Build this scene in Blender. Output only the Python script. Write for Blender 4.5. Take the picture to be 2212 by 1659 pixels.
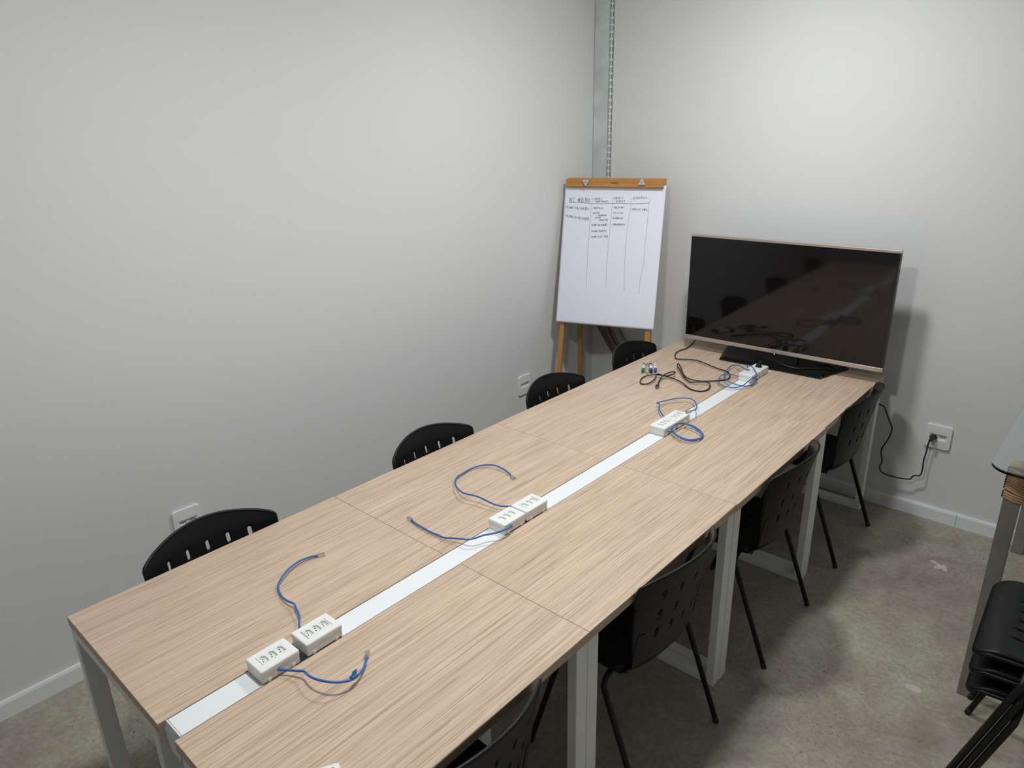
import bpy, bmesh, math, random
import numpy as np
from mathutils import Vector, Matrix

for o in list(bpy.data.objects):
    bpy.data.objects.remove(o, do_unlink=True)
SC = bpy.context.scene
COL = SC.collection
random.seed(7)
PI = math.pi

# ------------------------------------------------------------------ camera
W, H, F = 2212.0, 1659.0, 1536.59
CAM = Vector((1.9612, -0.3664, 1.9499))
YAW, PITCH, ROLL = -0.7362, 0.3477, -0.0229
FW = Vector((math.sin(YAW)*math.cos(PITCH), math.cos(YAW)*math.cos(PITCH), -math.sin(PITCH)))
_r = Vector((math.cos(YAW), -math.sin(YAW), 0)); _u = _r.cross(FW)
RT = math.cos(ROLL)*_r + math.sin(ROLL)*_u
UP = RT.cross(FW)
cd = bpy.data.cameras.new('camera'); cam = bpy.data.objects.new('camera', cd); COL.objects.link(cam)
cd.sensor_width = 36.0; cd.lens = F/W*36.0; cd.clip_start = 0.02
cam.matrix_world = Matrix((( RT.x, UP.x, -FW.x, CAM.x), (RT.y, UP.y, -FW.y, CAM.y), (RT.z, UP.z, -FW.z, CAM.z), (0, 0, 0, 1)))
SC.camera = cam

# ------------------------------------------------------------------ world, exposure
wd = bpy.data.worlds.new('world'); SC.world = wd; wd.use_nodes = True
wd.node_tree.nodes['Background'].inputs[0].default_value = (0.75, 0.85, 1.0, 1)
wd.node_tree.nodes['Background'].inputs[1].default_value = 0.0
SC.view_settings.view_transform = 'Standard'; SC.view_settings.look = 'None'
SC.view_settings.exposure = 0.0; SC.view_settings.gamma = 1.0
SC.view_settings.use_curve_mapping = False
LAMP_STRENGTH = 218.0
LAMP_COLOR = (0.975, 1.0, 1.0)
LAMPS = [(0.82, 0.55, 'front'), (0.66, 2.25, 'back')]   # the doubled cable shadows on the table come from two lamps above it
CEIL = 2.85

# ------------------------------------------------------------------ pixel -> position helpers
def ray(u, v):
    return FW + RT*((u-W/2)/F) - UP*((v-H/2)/F)
def onz(u, v, z):
    d = ray(u, v); return CAM + d*((z-CAM.z)/d.z)
def ony(u, v, y):
    d = ray(u, v); return CAM + d*((y-CAM.y)/d.y)
def onx(u, v, x):
    d = ray(u, v); return CAM + d*((x-CAM.x)/d.x)
def onplane(u, v, p, n):
    d = ray(u, v); return CAM + d*((p-CAM).dot(n)/d.dot(n))

# ------------------------------------------------------------------ materials
def newmat(name):
    m = bpy.data.materials.new(name); m.use_nodes = True
    nt = m.node_tree; b = nt.nodes['Principled BSDF']
    return m, nt, b
def plain(name, col, rough=.5, metal=0.0, spec=.5, bump=0.0, bscale=200.0, var=0.0, **kw):
    m, nt, b = newmat(name)
    b.inputs['Base Color'].default_value = (*col, 1); b.inputs['Roughness'].default_value = rough
    b.inputs['Metallic'].default_value = metal; b.inputs['Specular IOR Level'].default_value = spec
    for k, v in kw.items(): b.inputs[k.replace('_', ' ')].default_value = v
    tc = nt.nodes.new('ShaderNodeTexCoord')
    if var > 0:
        n = nt.nodes.new('ShaderNodeTexNoise'); n.inputs['Scale'].default_value = bscale*.15; n.inputs['Detail'].default_value = 4
        r = nt.nodes.new('ShaderNodeValToRGB')
        r.color_ramp.elements[0].position = .3; r.color_ramp.elements[1].position = .7
        r.color_ramp.elements[0].color = (*[c*(1-var) for c in col], 1); r.color_ramp.elements[1].color = (*[min(1, c*(1+var)) for c in col], 1)
        nt.links.new(tc.outputs['Object'], n.inputs['Vector']); nt.links.new(n.outputs['Fac'], r.inputs['Fac']); nt.links.new(r.outputs['Color'], b.inputs['Base Color'])
    if bump > 0:
        n = nt.nodes.new('ShaderNodeTexNoise'); n.inputs['Scale'].default_value = bscale; n.inputs['Detail'].default_value = 3
        bm_ = nt.nodes.new('ShaderNodeBump'); bm_.inputs['Strength'].default_value = bump; bm_.inputs['Distance'].default_value = .002
        nt.links.new(tc.outputs['Object'], n.inputs['Vector']); nt.links.new(n.outputs['Fac'], bm_.inputs['Height']); nt.links.new(bm_.outputs['Normal'], b.inputs['Normal'])
    return m

def mapped_noise(nt, vec, scale, nscale, detail=4, rough=.55, dist=0.0):
    mp = nt.nodes.new('ShaderNodeMapping'); mp.inputs['Scale'].default_value = scale
    n = nt.nodes.new('ShaderNodeTexNoise'); n.inputs['Scale'].default_value = nscale
    n.inputs['Detail'].default_value = detail; n.inputs['Roughness'].default_value = rough; n.inputs['Distortion'].default_value = dist
    nt.links.new(vec, mp.inputs['Vector']); nt.links.new(mp.outputs['Vector'], n.inputs['Vector'])
    return n.outputs['Fac']
def ramp(nt, fac, stops):
    r = nt.nodes.new('ShaderNodeValToRGB'); e = r.color_ramp.elements
    while len(e) < len(stops): e.new(.5)
    for k, (p, c) in enumerate(stops):
        e[k].position = p; e[k].color = (*c, 1)
    nt.links.new(fac, r.inputs['Fac']); return r.outputs['Color']
def mix(nt, a, b, fac, mode='MIX'):
    x = nt.nodes.new('ShaderNodeMix'); x.data_type = 'RGBA'; x.blend_type = mode
    if isinstance(fac, float): x.inputs['Factor'].default_value = fac
    else: nt.links.new(fac, x.inputs['Factor'])
    for s, v in (('A', a), ('B', b)):
        sock = [i for i in x.inputs if i.name == s and i.type == 'RGBA'][0]
        if isinstance(v, tuple): sock.default_value = (*v, 1)
        else: nt.links.new(v, sock)
    return [o for o in x.outputs if o.type == 'RGBA'][0]

def wood_mat(name, light, mid, dark, pinkish, axis='y', rough=.42, grain=1.0):
    m, nt, b = newmat(name)
    tc = nt.nodes.new('ShaderNodeTexCoord'); oi = nt.nodes.new('ShaderNodeObjectInfo')
    add = nt.nodes.new('ShaderNodeVectorMath'); add.operation = 'MULTIPLY_ADD'
    comb = nt.nodes.new('ShaderNodeCombineXYZ')
    for i in range(3): nt.links.new(oi.outputs['Random'], comb.inputs[i])
    nt.links.new(comb.outputs[0], add.inputs[0]); add.inputs[1].default_value = (7.3, 11.1, 3.7); nt.links.new(tc.outputs['Object'], add.inputs[2])
    v = add.outputs[0]
    S = {'y': (1, .016, 1), 'x': (.016, 1, 1), 'z': (1, 1, .016)}[axis]
    # wavy long grain: fine lines plus broad streaks
    f1 = mapped_noise(nt, v, S, 290*grain, 4, .62, .5)
    f2 = mapped_noise(nt, v, S, 95*grain, 4, .6, .8)
    S3 = {'y': (1, .12, 1), 'x': (.12, 1, 1), 'z': (1, 1, .12)}[axis]
    f3 = mapped_noise(nt, v, S3, 9, 2, .5, .3)
    f4 = mapped_noise(nt, v, {'y': (1, .009, 1), 'x': (.009, 1, 1), 'z': (1, 1, .009)}[axis], 380*grain, 2, .5, .3)
    c1 = ramp(nt, f1, [(.34, dark), (.47, mid), (.60, light)])
    c2 = ramp(nt, f2, [(.32, dark), (.5, mid), (.7, light)])
    c = mix(nt, c1, c2, .40)
    c = mix(nt, c, pinkish, ramp(nt, f3, [(.40, (0, 0, 0)), (.75, (.4, .4, .4))]))
    c = mix(nt, c, dark, ramp(nt, f4, [(.57, (0, 0, 0)), (.70, (.8, .8, .8))]))
    nt.links.new(c, b.inputs['Base Color']); b.inputs['Roughness'].default_value = rough
    b.inputs['Specular IOR Level'].default_value = .35
    bu = nt.nodes.new('ShaderNodeBump'); bu.inputs['Strength'].default_value = .12; bu.inputs['Distance'].default_value = .001
    nt.links.new(f1, bu.inputs['Height']); nt.links.new(bu.outputs['Normal'], b.inputs['Normal'])
    return m

def floor_mat():
    m, nt, b = newmat('polished_concrete')
    tc = nt.nodes.new('ShaderNodeTexCoord'); v = tc.outputs['Object']
    big = mapped_noise(nt, v, (1, 1, 1), 1.3, 5, .6, .6)
    med = mapped_noise(nt, v, (1, 1, 1), 6, 6, .65, .8)
    fine = mapped_noise(nt, v, (1, 1, 1), 55, 4, .6)
    c = ramp(nt, big, [(.30, (.20, .165, .125)), (.48, (.31, .28, .222)), (.70, (.44, .415, .34))])
    c2 = ramp(nt, med, [(.28, (.19, .155, .118)), (.5, (.32, .288, .235)), (.75, (.46, .435, .37))])
    c = mix(nt, c, c2, .5)
    c = mix(nt, c, ramp(nt, fine, [(.3, (.35, .35, .35)), (.7, (.65, .65, .65))]), .55, 'OVERLAY')
    # little pits and dark flecks
    vo = nt.nodes.new('ShaderNodeTexNoise'); vo.inputs['Scale'].default_value = 105; vo.inputs['Detail'].default_value = 2; vo.inputs['Distortion'].default_value = .6
    nt.links.new(v, vo.inputs['Vector'])
    pit = ramp(nt, vo.outputs['Fac'], [(.31, (.75, .75, .75)), (.38, (0, 0, 0))])
    patch = ramp(nt, mapped_noise(nt, v, (1, 1, 1), 2.4, 3), [(.44, (0, 0, 0)), (.6, (1, 1, 1))])
    pm = mix(nt, pit, patch, 1.0, 'MULTIPLY')
    c = mix(nt, c, (.12, .098, .07), pm)
    nt.links.new(c, b.inputs['Base Color'])
    rr = ramp(nt, med, [(.3, (.42, .42, .42)), (.7, (.62, .62, .62))]); nt.links.new(rr, b.inputs['Roughness'])
    b.inputs['Specular IOR Level'].default_value = .35
    bu = nt.nodes.new('ShaderNodeBump'); bu.inputs['Strength'].default_value = .15; bu.inputs['Distance'].default_value = .002
    nt.links.new(fine, bu.inputs['Height']); nt.links.new(bu.outputs['Normal'], b.inputs['Normal'])
    return m

M = {}
M['wall'] = plain('wall_paint', (.715, .722, .722), .75, spec=.25, bump=.12, bscale=260)
M['ceiling'] = plain('ceiling_paint', (.85, .86, .86), .85, spec=.2, bump=.1)
M['floor'] = floor_mat()
M['chip'] = plain('floor_chip', (.50, .46, .42), .8, var=.1)
M['baseboard'] = plain('white_skirting', (.78, .80, .82), .35, bump=.02)
M['wood'] = wood_mat('oak_laminate', (.70, .545, .415), (.56, .423, .315), (.32, .232, .162), (.57, .41, .322))
M['edge'] = wood_mat('oak_edge_band', (.70, .545, .415), (.56, .423, .315), (.32, .232, .162), (.57, .41, .322))
M['steel_white'] = plain('white_painted_steel', (.86, .87, .85), .38, bump=.03, var=.02)
M['tray_white'] = plain('white_tray_enamel', (.78, .81, .83), .32)
M['plastic_white'] = plain('white_plastic', (.80, .81, .80), .3, bump=.01)
M['socket'] = plain('socket_plastic', (.78, .79, .76), .4)
M['dark'] = plain('dark_hole', (.02, .02, .02), .7)
M['chair'] = plain('black_polypropylene', (.0065, .0065, .008), .42, spec=.28, bump=.12, bscale=420)
M['tube'] = plain('black_painted_tube', (.006, .006, .0065), .45, spec=.35, bump=.03)
M['rubber'] = plain('black_rubber', (.012, .012, .012), .7)
M['blue'] = plain('blue_cable_jacket', (.035, .13, .42), .45, bump=.03)
M['tape'] = plain('blue_tape', (.03, .20, .48), .5)
M['black_cable'] = plain('black_cable_jacket', (.012, .009, .009), .42)
M['black_gloss'] = plain('gloss_black_plastic', (.006, .006, .007), .16, spec=.5)
M['black_matte'] = plain('matte_black_plastic', (.010, .010, .011), .5)
M['screen'] = plain('tv_glass', (.005, .004, .004), .055, spec=.5)
M['bezel'] = plain('champagne_aluminium', (.60, .53, .51), .32, metal=.75, bump=.02)
M['logo'] = plain('logo_grey', (.18, .16, .16), .4)
M['led'] = plain('standby_led', (.8, .02, .02), .4, Emission_Color=(1, .25, .2, 1), Emission_Strength=4.0)
M['clear'] = plain('clear_plug_plastic', (.80, .78, .76), .15, Transmission_Weight=.75, IOR=1.45)
M['contact'] = plain('socket_contact_metal', (.22, .18, .13), .45, metal=.9)
M['gold'] = plain('gold_contacts', (.7, .5, .2), .3, metal=1.0)
M['paper'] = plain('flip_chart_paper', (.83, .85, .95), .8, spec=.2, bump=.03, bscale=40)
M['ink'] = plain('marker_ink', (.045, .06, .16), .6)
M['pencil'] = plain('faint_marker_line', (.13, .14, .19), .6)
M['easel_rear'] = wood_mat('varnished_pine_rear', (.56, .30, .10), (.46, .22, .06), (.30, .125, .03), (.52, .26, .08), axis='z', rough=.3)
M['easel'] = wood_mat('varnished_pine', (.56, .30, .10), (.46, .22, .06), (.30, .125, .03), (.52, .26, .08), axis='y', rough=.3)
M['easel_bar'] = wood_mat('varnished_pine_bar', (.56, .30, .10), (.46, .22, .06), (.30, .125, .03), (.52, .26, .08), axis='x', rough=.3)
M['knob'] = plain('grey_knob', (.52, .53, .55), .4)
M['galv'] = plain('galvanised_steel', (.62, .665, .66), .5, metal=.15, bump=.05, bscale=60, var=.12)
M['galv_rail'] = plain('rail_grey_paint', (.74, .755, .75), .45)
M['tray_metal'] = plain('dull_cable_tray_steel', (.42, .42, .41), .5, metal=.4, var=.1)
M['red'] = plain('red_cable_jacket', (.22, .012, .02), .5)
M['glass'] = plain('green_tinted_glass', (.88, .96, .95), .02, Transmission_Weight=1.0, IOR=1.46)
M['inox'] = plain('brushed_steel', (.34, .32, .30), .38, metal=.7, bump=.05, bscale=90, var=.08)
M['rope'] = plain('cane_wrap', (.52, .31, .17), .6, bump=.2, bscale=300, var=.12)
M['m_green'] = plain('green_marker_plastic', (.015, .17, .05), .35)
M['m_red'] = plain('red_marker_plastic', (.42, .02, .03), .35)
M['m_black'] = plain('black_marker_plastic', (.012, .01, .014), .35)
M['m_blue'] = plain('blue_marker_plastic', (.03, .06, .50), .35)
M['m_grey'] = plain('grey_marker_plastic', (.42, .42, .42), .4)
M['label'] = plain('white_marker_label', (.78, .79, .82), .45)
M['phone_glass'] = plain('phone_screen', (.06, .07, .09), .1)
ml, nt, b = newmat('lamp_diffuser')
b.inputs['Base Color'].default_value = (.9, .9, .9, 1); b.inputs['Emission Color'].default_value = (*LAMP_COLOR, 1); b.inputs['Emission Strength'].default_value = LAMP_STRENGTH
M['lamp'] = ml

# ------------------------------------------------------------------ mesh building
class MB:
    def __init__(s): s.v = []; s.f = []; s.sm = []
    def add(s, vs, fs, smooth=False):
        n = len(s.v); s.v += [tuple(p) for p in vs]
        s.f += [tuple(i+n for i in f) for f in fs]; s.sm += [smooth]*len(fs)
        return s
    def box(s, x0, x1, y0, y1, z0, z1):
        vs = [(x0, y0, z0), (x1, y0, z0), (x1, y1, z0), (x0, y1, z0), (x0, y0, z1), (x1, y0, z1), (x1, y1, z1), (x0, y1, z1)]
        return s.add(vs, [(3, 2, 1, 0), (4, 5, 6, 7), (0, 1, 5, 4), (1, 2, 6, 5), (2, 3, 7, 6), (3, 0, 4, 7)])
    def bm(s, bm, smooth=False, mat=None):
        bm.verts.index_update()
        vs = [(mat @ v.co) if mat else v.co.copy() for v in bm.verts]
        s.add(vs, [[v.index for v in f.verts] for f in bm.faces], smooth); bm.free(); return s
    def rbox(s, x0, x1, y0, y1, z0, z1, bev=.003, seg=2, mat=None):
        bm = bmesh.new(); bmesh.ops.create_cube(bm, size=1)
        for v in bm.verts:
            v.co = Vector(((x0+x1)/2+v.co.x*(x1-x0), (y0+y1)/2+v.co.y*(y1-y0), (z0+z1)/2+v.co.z*(z1-z0)))
        bmesh.ops.bevel(bm, geom=list(bm.edges), offset=bev, segments=seg, profile=.5, affect='EDGES')
        return s.bm(bm, False, mat)
    def prism(s, pts, z0, z1, mat=None):
        n = len(pts); vs = [Vector((p[0], p[1], z0)) for p in pts]+[Vector((p[0], p[1], z1)) for p in pts]
        if mat: vs = [mat @ v for v in vs]
        fs = [tuple(range(n-1, -1, -1)), tuple(range(n, 2*n))]+[(i, (i+1) % n, n+(i+1) % n, n+i) for i in range(n)]
        return s.add(vs, fs)
    def tube(s, pts, r, n=8, caps=True):
        pts = [Vector(p) for p in pts]; m = len(pts)
        rr = r if isinstance(r, (list, tuple)) else [r]*m
        t0 = (pts[1]-pts[0]).normalized()
        nrm = t0.cross(Vector((0, 0, 1)))
        if nrm.length < 1e-3: nrm = t0.cross(Vector((1, 0, 0)))
        nrm.normalize(); vs = []
        for i, p in enumerate(pts):
            t = (pts[min(i+1, m-1)]-pts[max(i-1, 0)])
            t = t.normalized() if t.length > 1e-9 else t0
            nrm = nrm-t*nrm.dot(t)
            if nrm.length < 1e-6: nrm = t.orthogonal()
            nrm.normalize(); bn = t.cross(nrm)
            for k in range(n):
                a = 2*PI*k/n; vs.append(p+(nrm*math.cos(a)+bn*math.sin(a))*rr[i])
        fs = []
        for i in range(m-1):
            for k in range(n):
                k2 = (k+1) % n; fs.append((i*n+k, i*n+k2, (i+1)*n+k2, (i+1)*n+k))
        s.add(vs, fs, True)
        if caps:
            s.f += [tuple(len(s.v)-len(vs)+k for k in range(n-1, -1, -1)), tuple(len(s.v)-n+k for k in range(n))]; s.sm += [False, False]
        return s
    def bar(s, a, b, w, d, up=Vector((0, 0, 1))):
        # straight bar with rectangular section: w across, d along 'up'
        a = Vector(a); b = Vector(b); t = (b-a).normalized(); x = t.cross(up).normalized(); y = x.cross(t)
        vs = [p+x*sx*w/2+y*sy*d/2 for p in (a, b) for sx, sy in ((-1, -1), (1, -1), (1, 1), (-1, 1))]
        return s.add(vs, [(0, 1, 2, 3), (7, 6, 5, 4), (0, 4, 5, 1), (1, 5, 6, 2), (2, 6, 7, 3), (3, 7, 4, 0)])
    def mesh(s, name, mat):
        me = bpy.data.meshes.new(name); me.from_pydata(s.v, [], s.f); me.materials.append(mat)
        for p, k in zip(me.polygons, s.sm): p.use_smooth = k
        bm = bmesh.new(); bm.from_mesh(me); bmesh.ops.recalc_face_normals(bm, faces=bm.faces); bm.to_mesh(me); bm.free()
        me.update(); return me
    def obj(s, name, mat, parent=None, loc=None, rot=None):
        return link(name, s.mesh(name, mat), parent, loc, rot)
def link(name, me, parent=None, loc=None, rot=None):
    o = bpy.data.objects.new(name, me); COL.objects.link(o)
    if parent: o.parent = parent
    if loc is not None: o.location = loc
    if rot is not None: o.rotation_euler = rot
    return o
def tag(o, label, cat, group=None):
    o['label'] = label; o['category'] = cat
    if group: o['group'] = group
    return o
def thing(name, label, cat, loc=(0, 0, 0), rz=0.0, group=None):
    o = link(name, None, None, loc, (0, 0, rz)); o.empty_display_size = .05
    return tag(o, label, cat, group)
def struct(o): o['kind'] = 'structure'; return o
def dup(root, loc, rz, label, group=None):
    def cp(o, par):
        c = o.copy(); COL.objects.link(c); c.parent = par
        for ch in [x for x in bpy.data.objects if x.parent == o]: cp(ch, c)
        return c
    r = cp(root, None); r.location = loc; r.rotation_euler = (0, 0, rz); r['label'] = label
    if group: r['group'] = group
    return r
def spline(pts, n=8):
    P = [Vector(p) for p in pts]; out = []
    for i in range(len(P)-1):
        p0 = P[max(i-1, 0)]; p1 = P[i]; p2 = P[i+1]; p3 = P[min(i+2, len(P)-1)]
        for k in range(n):
            t = k/n
            out.append(.5*((2*p1)+(p2-p0)*t+(2*p0-5*p1+4*p2-p3)*t*t+(3*p1-p0-3*p2+p3)*t**3))
    out.append(P[-1]); return out

# shell from a 2D signed-distance outline: grid cells inside the outline, border vertices snapped onto it
def sd_poly(px, py, poly):
    d = np.full(px.shape, 1e9); inside = np.zeros(px.shape, bool); n = len(poly)
    for i in range(n):
        ax, ay = poly[i]; bx, by = poly[(i+1) % n]
        ex, ey = bx-ax, by-ay; wx, wy = px-ax, py-ay
        t = np.clip((wx*ex+wy*ey)/(ex*ex+ey*ey+1e-12), 0, 1)
        d = np.minimum(d, np.hypot(wx-ex*t, wy-ey*t))
        c = ((ay > py) != (by > py)) & (px < (bx-ax)*(py-ay)/(by-ay+1e-12)+ax)
        inside ^= c
    return np.where(inside, -d, d)
def sd_pill(px, py, cx, cy, dx, dy, hl, r):
    wx, wy = px-cx, py-cy; t = np.clip(wx*dx+wy*dy, -hl, hl)
    return np.hypot(wx-dx*t, wy-dy*t)-r
def shell(sdf, b, cell, fmap, thick):
    nx = int(round((b[1]-b[0])/cell)); ny = int(round((b[3]-b[2])/cell))
    X, Y = np.meshgrid(np.linspace(b[0], b[1], nx+1), np.linspace(b[2], b[3], ny+1), indexing='ij')
    cx = (X[:-1, :-1]+X[1:, 1:])/2; cy = (Y[:-1, :-1]+Y[1:, 1:])/2
    ins = sdf(cx, cy) < 0
    cnt = np.zeros(X.shape, int)
    for a in (0, 1):
        for c in (0, 1): cnt[a:nx+a, c:ny+c] += ins
    border = (cnt > 0) & (cnt < 4)
    for _ in range(3):
        d = sdf(X, Y); e = 1e-4
        gx = (sdf(X+e, Y)-sdf(X-e, Y))/(2*e); gy = (sdf(X, Y+e)-sdf(X, Y-e))/(2*e)
        g = np.hypot(gx, gy)+1e-6
        dd = np.clip(d, -cell, cell)
        X = np.where(border, X-dd*gx/g, X); Y = np.where(border, Y-dd*gy/g, Y)
    idx = -np.ones(X.shape, int); vs = []
    for i in range(nx+1):
        for j in range(ny+1):
            if cnt[i, j] > 0: idx[i, j] = len(vs); vs.append((X[i, j], Y[i, j]))
    top = []; bot = []; e = 1e-3
    for (u, v) in vs:
        p = Vector(fmap(u, v)); n = (Vector(fmap(u+e, v))-p).cross(Vector(fmap(u, v+e))-p).normalized()
        top.append(p+n*thick/2); bot.append(p-n*thick/2)
    N = len(vs); fs = []; edges = {}
    for i in range(nx):
        for j in range(ny):
            if ins[i, j]:
                q = (idx[i, j], idx[i+1, j], idx[i+1, j+1], idx[i, j+1])
                fs.append(q); fs.append(tuple(N+k for k in reversed(q)))
                for a in range(4):
                    k = (q[a], q[(a+1) % 4])
                    if (k[1], k[0]) in edges: del edges[(k[1], k[0])]
                    else: edges[k] = 1
    for (a, c) in edges: fs.append((c, a, N+a, N+c))
    return MB().add(top+bot, fs, True)
def round_poly(pts, r, n=6):
    out = []; m = len(pts)
    for i in range(m):
        p = Vector(pts[i]).to_2d(); a = Vector(pts[i-1]).to_2d(); c = Vector(pts[(i+1) % m]).to_2d()
        rr = r[i] if isinstance(r, (list, tuple)) else r
        d1 = (a-p).normalized(); d2 = (c-p).normalized()
        p1 = p+d1*rr; p2 = p+d2*rr
        for k in range(n+1):
            t = k/n; q = p1*(1-t)**2+p*2*t*(1-t)+p2*t*t; out.append((q.x, q.y))
    return out

# ------------------------------------------------------------------ the room
XL, XR, YB, YF = -0.747, 3.5, 3.442, -2.6
struct(MB().box(XL-.1, XR+.1, YF-.1, YB+.1, -.1, 0).obj('floor', M['floor']))
fl = bpy.data.objects['floor']
struct(MB().box(XL-.1, XL, YF, YB+.1, 0, CEIL).obj('wall_left', M['wall']))
struct(MB().box(XL, XR, YB, YB+.1, 0, CEIL).obj('wall_back', M['wall']))
struct(MB().box(XR, XR+.1, YF, YB+.1, 0, CEIL).obj('wall_right', M['wall']))
struct(MB().box(XL-.1, XR+.1, YF-.1, YF, 0, CEIL).obj('wall_front', M['wall']))
struct(MB().box(XL-.1, XR+.1, YF-.1, YB+.1, CEIL, CEIL+.1).obj('ceiling', M['ceiling']))
def skirting(name, a, b, n):
    a = Vector(a); b = Vector(b); n = Vector(n)
    prof = [(0, 0), (.014, 0), (.014, .060), (.010, .070), (0, .070)]
    vs = [p+n*d+Vector((0, 0, z)) for p in (a, b) for d, z in prof]; k = len(prof)
    return MB().add(vs, [tuple(range(k)), tuple(range(2*k-1, k-1, -1))]+[(i, (i+1) % k, k+(i+1) % k, k+i) for i in range(k)])
bb = struct(link('baseboard_back', None))
skirting('board', (XL+.014, YB, 0), (1.5122, YB, 0), (0, -1, 0)).obj('board', M['baseboard'], bb)
skirting('board', (1.5138, YB, 0), (XR, YB, 0), (0, -1, 0)).obj('board', M['baseboard'], bb)
struct(skirting('b', (XL, YB, 0), (XL, YF, 0), (1, 0, 0)).obj('baseboard_left', M['baseboard']))
chip1 = [(637, 345), (650, 338), (680, 345), (690, 358), (715, 370), (745, 375), (757, 390), (752, 402), (762, 415), (735, 412), (728, 400), (705, 398), (670, 392), (668, 378), (690, 372), (665, 358)]
for blob in ([(1800+x/3.08, 1100+y/3.08) for x, y in chip1],
             [(1955, 1476), (1964, 1477), (1976, 1481), (1987, 1488), (1992, 1496), (1983, 1498), (1970, 1492), (1958, 1487)]):
    MB().prism([onz(u, v, 0).to_2d() for u, v in blob], -.001, .0006).obj('floor_chip', M['chip'], fl)

# corner profile with a double-slotted shelf rail
COLZ = .87
tr = struct(MB().box(XL+.004, -.636, YB-.030, YB, COLZ, CEIL).obj('trim_1', M['galv']))
rail = MB(); rx0, rx1, ry = -.636, -.607, YB-.034
pitch, sh, sw = .0366, .026, .0065
n = int(CEIL/pitch)
s1, s2 = rx0+.0065, rx1-.0075
cols = [(rx0, s1-sw/2), (s1+sw/2, s2-sw/2), (s2+sw/2, rx1)]
for a, c in cols: rail.box(a, c, ry, ry+.002, COLZ, n*pitch)
for k in range(int(COLZ/pitch)+1, n):
    for s in (s1, s2): rail.box(s-sw/2, s+sw/2, ry+.0001, ry+.0019, k*pitch+sh, (k+1)*pitch)
rail.box(rx0, rx0+.002, ry, YB, COLZ, n*pitch).box(rx1-.002, rx1, ry, YB, COLZ, n*pitch)
rail.obj('slotted_rail', M['galv_rail'], tr)
MB().box(rx0+.002, rx1-.002, YB-.008, YB-.006, COLZ, n*pitch).obj('rail_back', M['galv_rail'], tr)

# ceiling lamps (round surface-mounted LED fittings over the table)
for k, (lx, ly, lside) in enumerate(LAMPS):
    t = thing('ceiling_lamp_%s_offscreen' % lside, ['round white LED ceiling lamp above the near half of the table', 'round white LED ceiling lamp above the television half of the table'][k], 'lamp', (lx, ly, CEIL-.035), 0, 'round ceiling lamps')
    c = [(math.cos(2*PI*i/40), math.sin(2*PI*i/40)) for i in range(40)]
    ring = MB(); vs = []
    for r, z in ((.125, .035), (.125, 0), (.112, 0), (.112, .02)): vs += [(x*r, y*r, z) for x, y in c]
    ring.add(vs, [(j*40+i, j*40+(i+1) % 40, (j+1)*40+(i+1) % 40, (j+1)*40+i) for j in range(3) for i in range(40)], True)
    ring.obj('housing', M['plastic_white'], t)
    dome = MB(); vs = [(x*.112*math.cos(a), y*.112*math.cos(a), .002-.026*math.sin(a)) for a in [PI/2*j/8 for j in range(8)] for x, y in c]+[(0, 0, -.024)]
    dome.add(vs, [(j*40+i, j*40+(i+1) % 40, (j+1)*40+(i+1) % 40, (j+1)*40+i) for j in range(7) for i in range(40)]+[(280+i, 280+(i+1) % 40, 320) for i in range(40)], True)
    dome.obj('diffuser_%s_offscreen' % lside, M['lamp'], t)

# ------------------------------------------------------------------ desks
TOP, TH = .74, .028
YS = [0.0, .8533, 1.6907, 2.5184, 3.3456]
LX0, LX1, RX0, RX1 = 0.0, .5609, .6353, 1.1021
LEGW, LEGD = .030, .046
def desk(x0, x1, y0, y1, label, group, outer):
    t = thing('desk', label, 'desk', ((x0+x1)/2, (y0+y1)/2, 0), 0, group)
    hx, hy = (x1-x0)/2, (y1-y0)/2
    g = .0008
    tp = MB().rbox(-hx, hx, -hy+g, hy-g, TOP-TH, TOP, .0006, 1).obj('tabletop', M['wood'], t)
    e = .0004
    MB().box(-hx-e, hx+e, -hy+g-e, hy-g+e, TOP-TH+.001, TOP-.0018).obj('edge_band', M['edge'], tp)
    # two closed white steel frames, one at each end
    ox0, ox1 = (-hx+.002, hx-.022) if outer < 0 else (-hx+.022, hx-.004)
    for s in (-1, 1):
        ya, yb = sorted((s*(hy-.001), s*(hy-.001-LEGD)))
        for xa in (ox0, ox1-LEGW):
            MB().rbox(xa, xa+LEGW, ya, yb, 0.0, TOP-TH, .0015, 1).obj('leg', M['steel_white'], t)
        MB().rbox(ox0+LEGW, ox1-LEGW, ya, yb, .0, .030, .0015, 1).obj('floor_rail', M['steel_white'], t)
        MB().rbox(ox0+LEGW, ox1-LEGW, ya, yb, TOP-TH-.030, TOP-TH, .0015, 1).obj('top_rail', M['steel_white'], t)
    return t
where = ['at the open end of its row', 'second place from the open end', 'third place from the open end', 'last place, carrying the television']
dx = [0, .0015, -.001, .001]
for k in range(4):
    desk(LX0+dx[k], LX1, YS[k], YS[k+1], 'wider oak laminate desk on the easel side, ' + where[k], 'desks along the wall side', -1)
dx = [0, 0, .0022, -.0015]
for k in range(4):
    desk(RX0, RX1+dx[k], YS[k]+(.0046 if k == 0 else 0), YS[k+1], 'narrower oak laminate desk on the open floor side, ' + where[k], 'desks along the floor side', 1)

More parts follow.
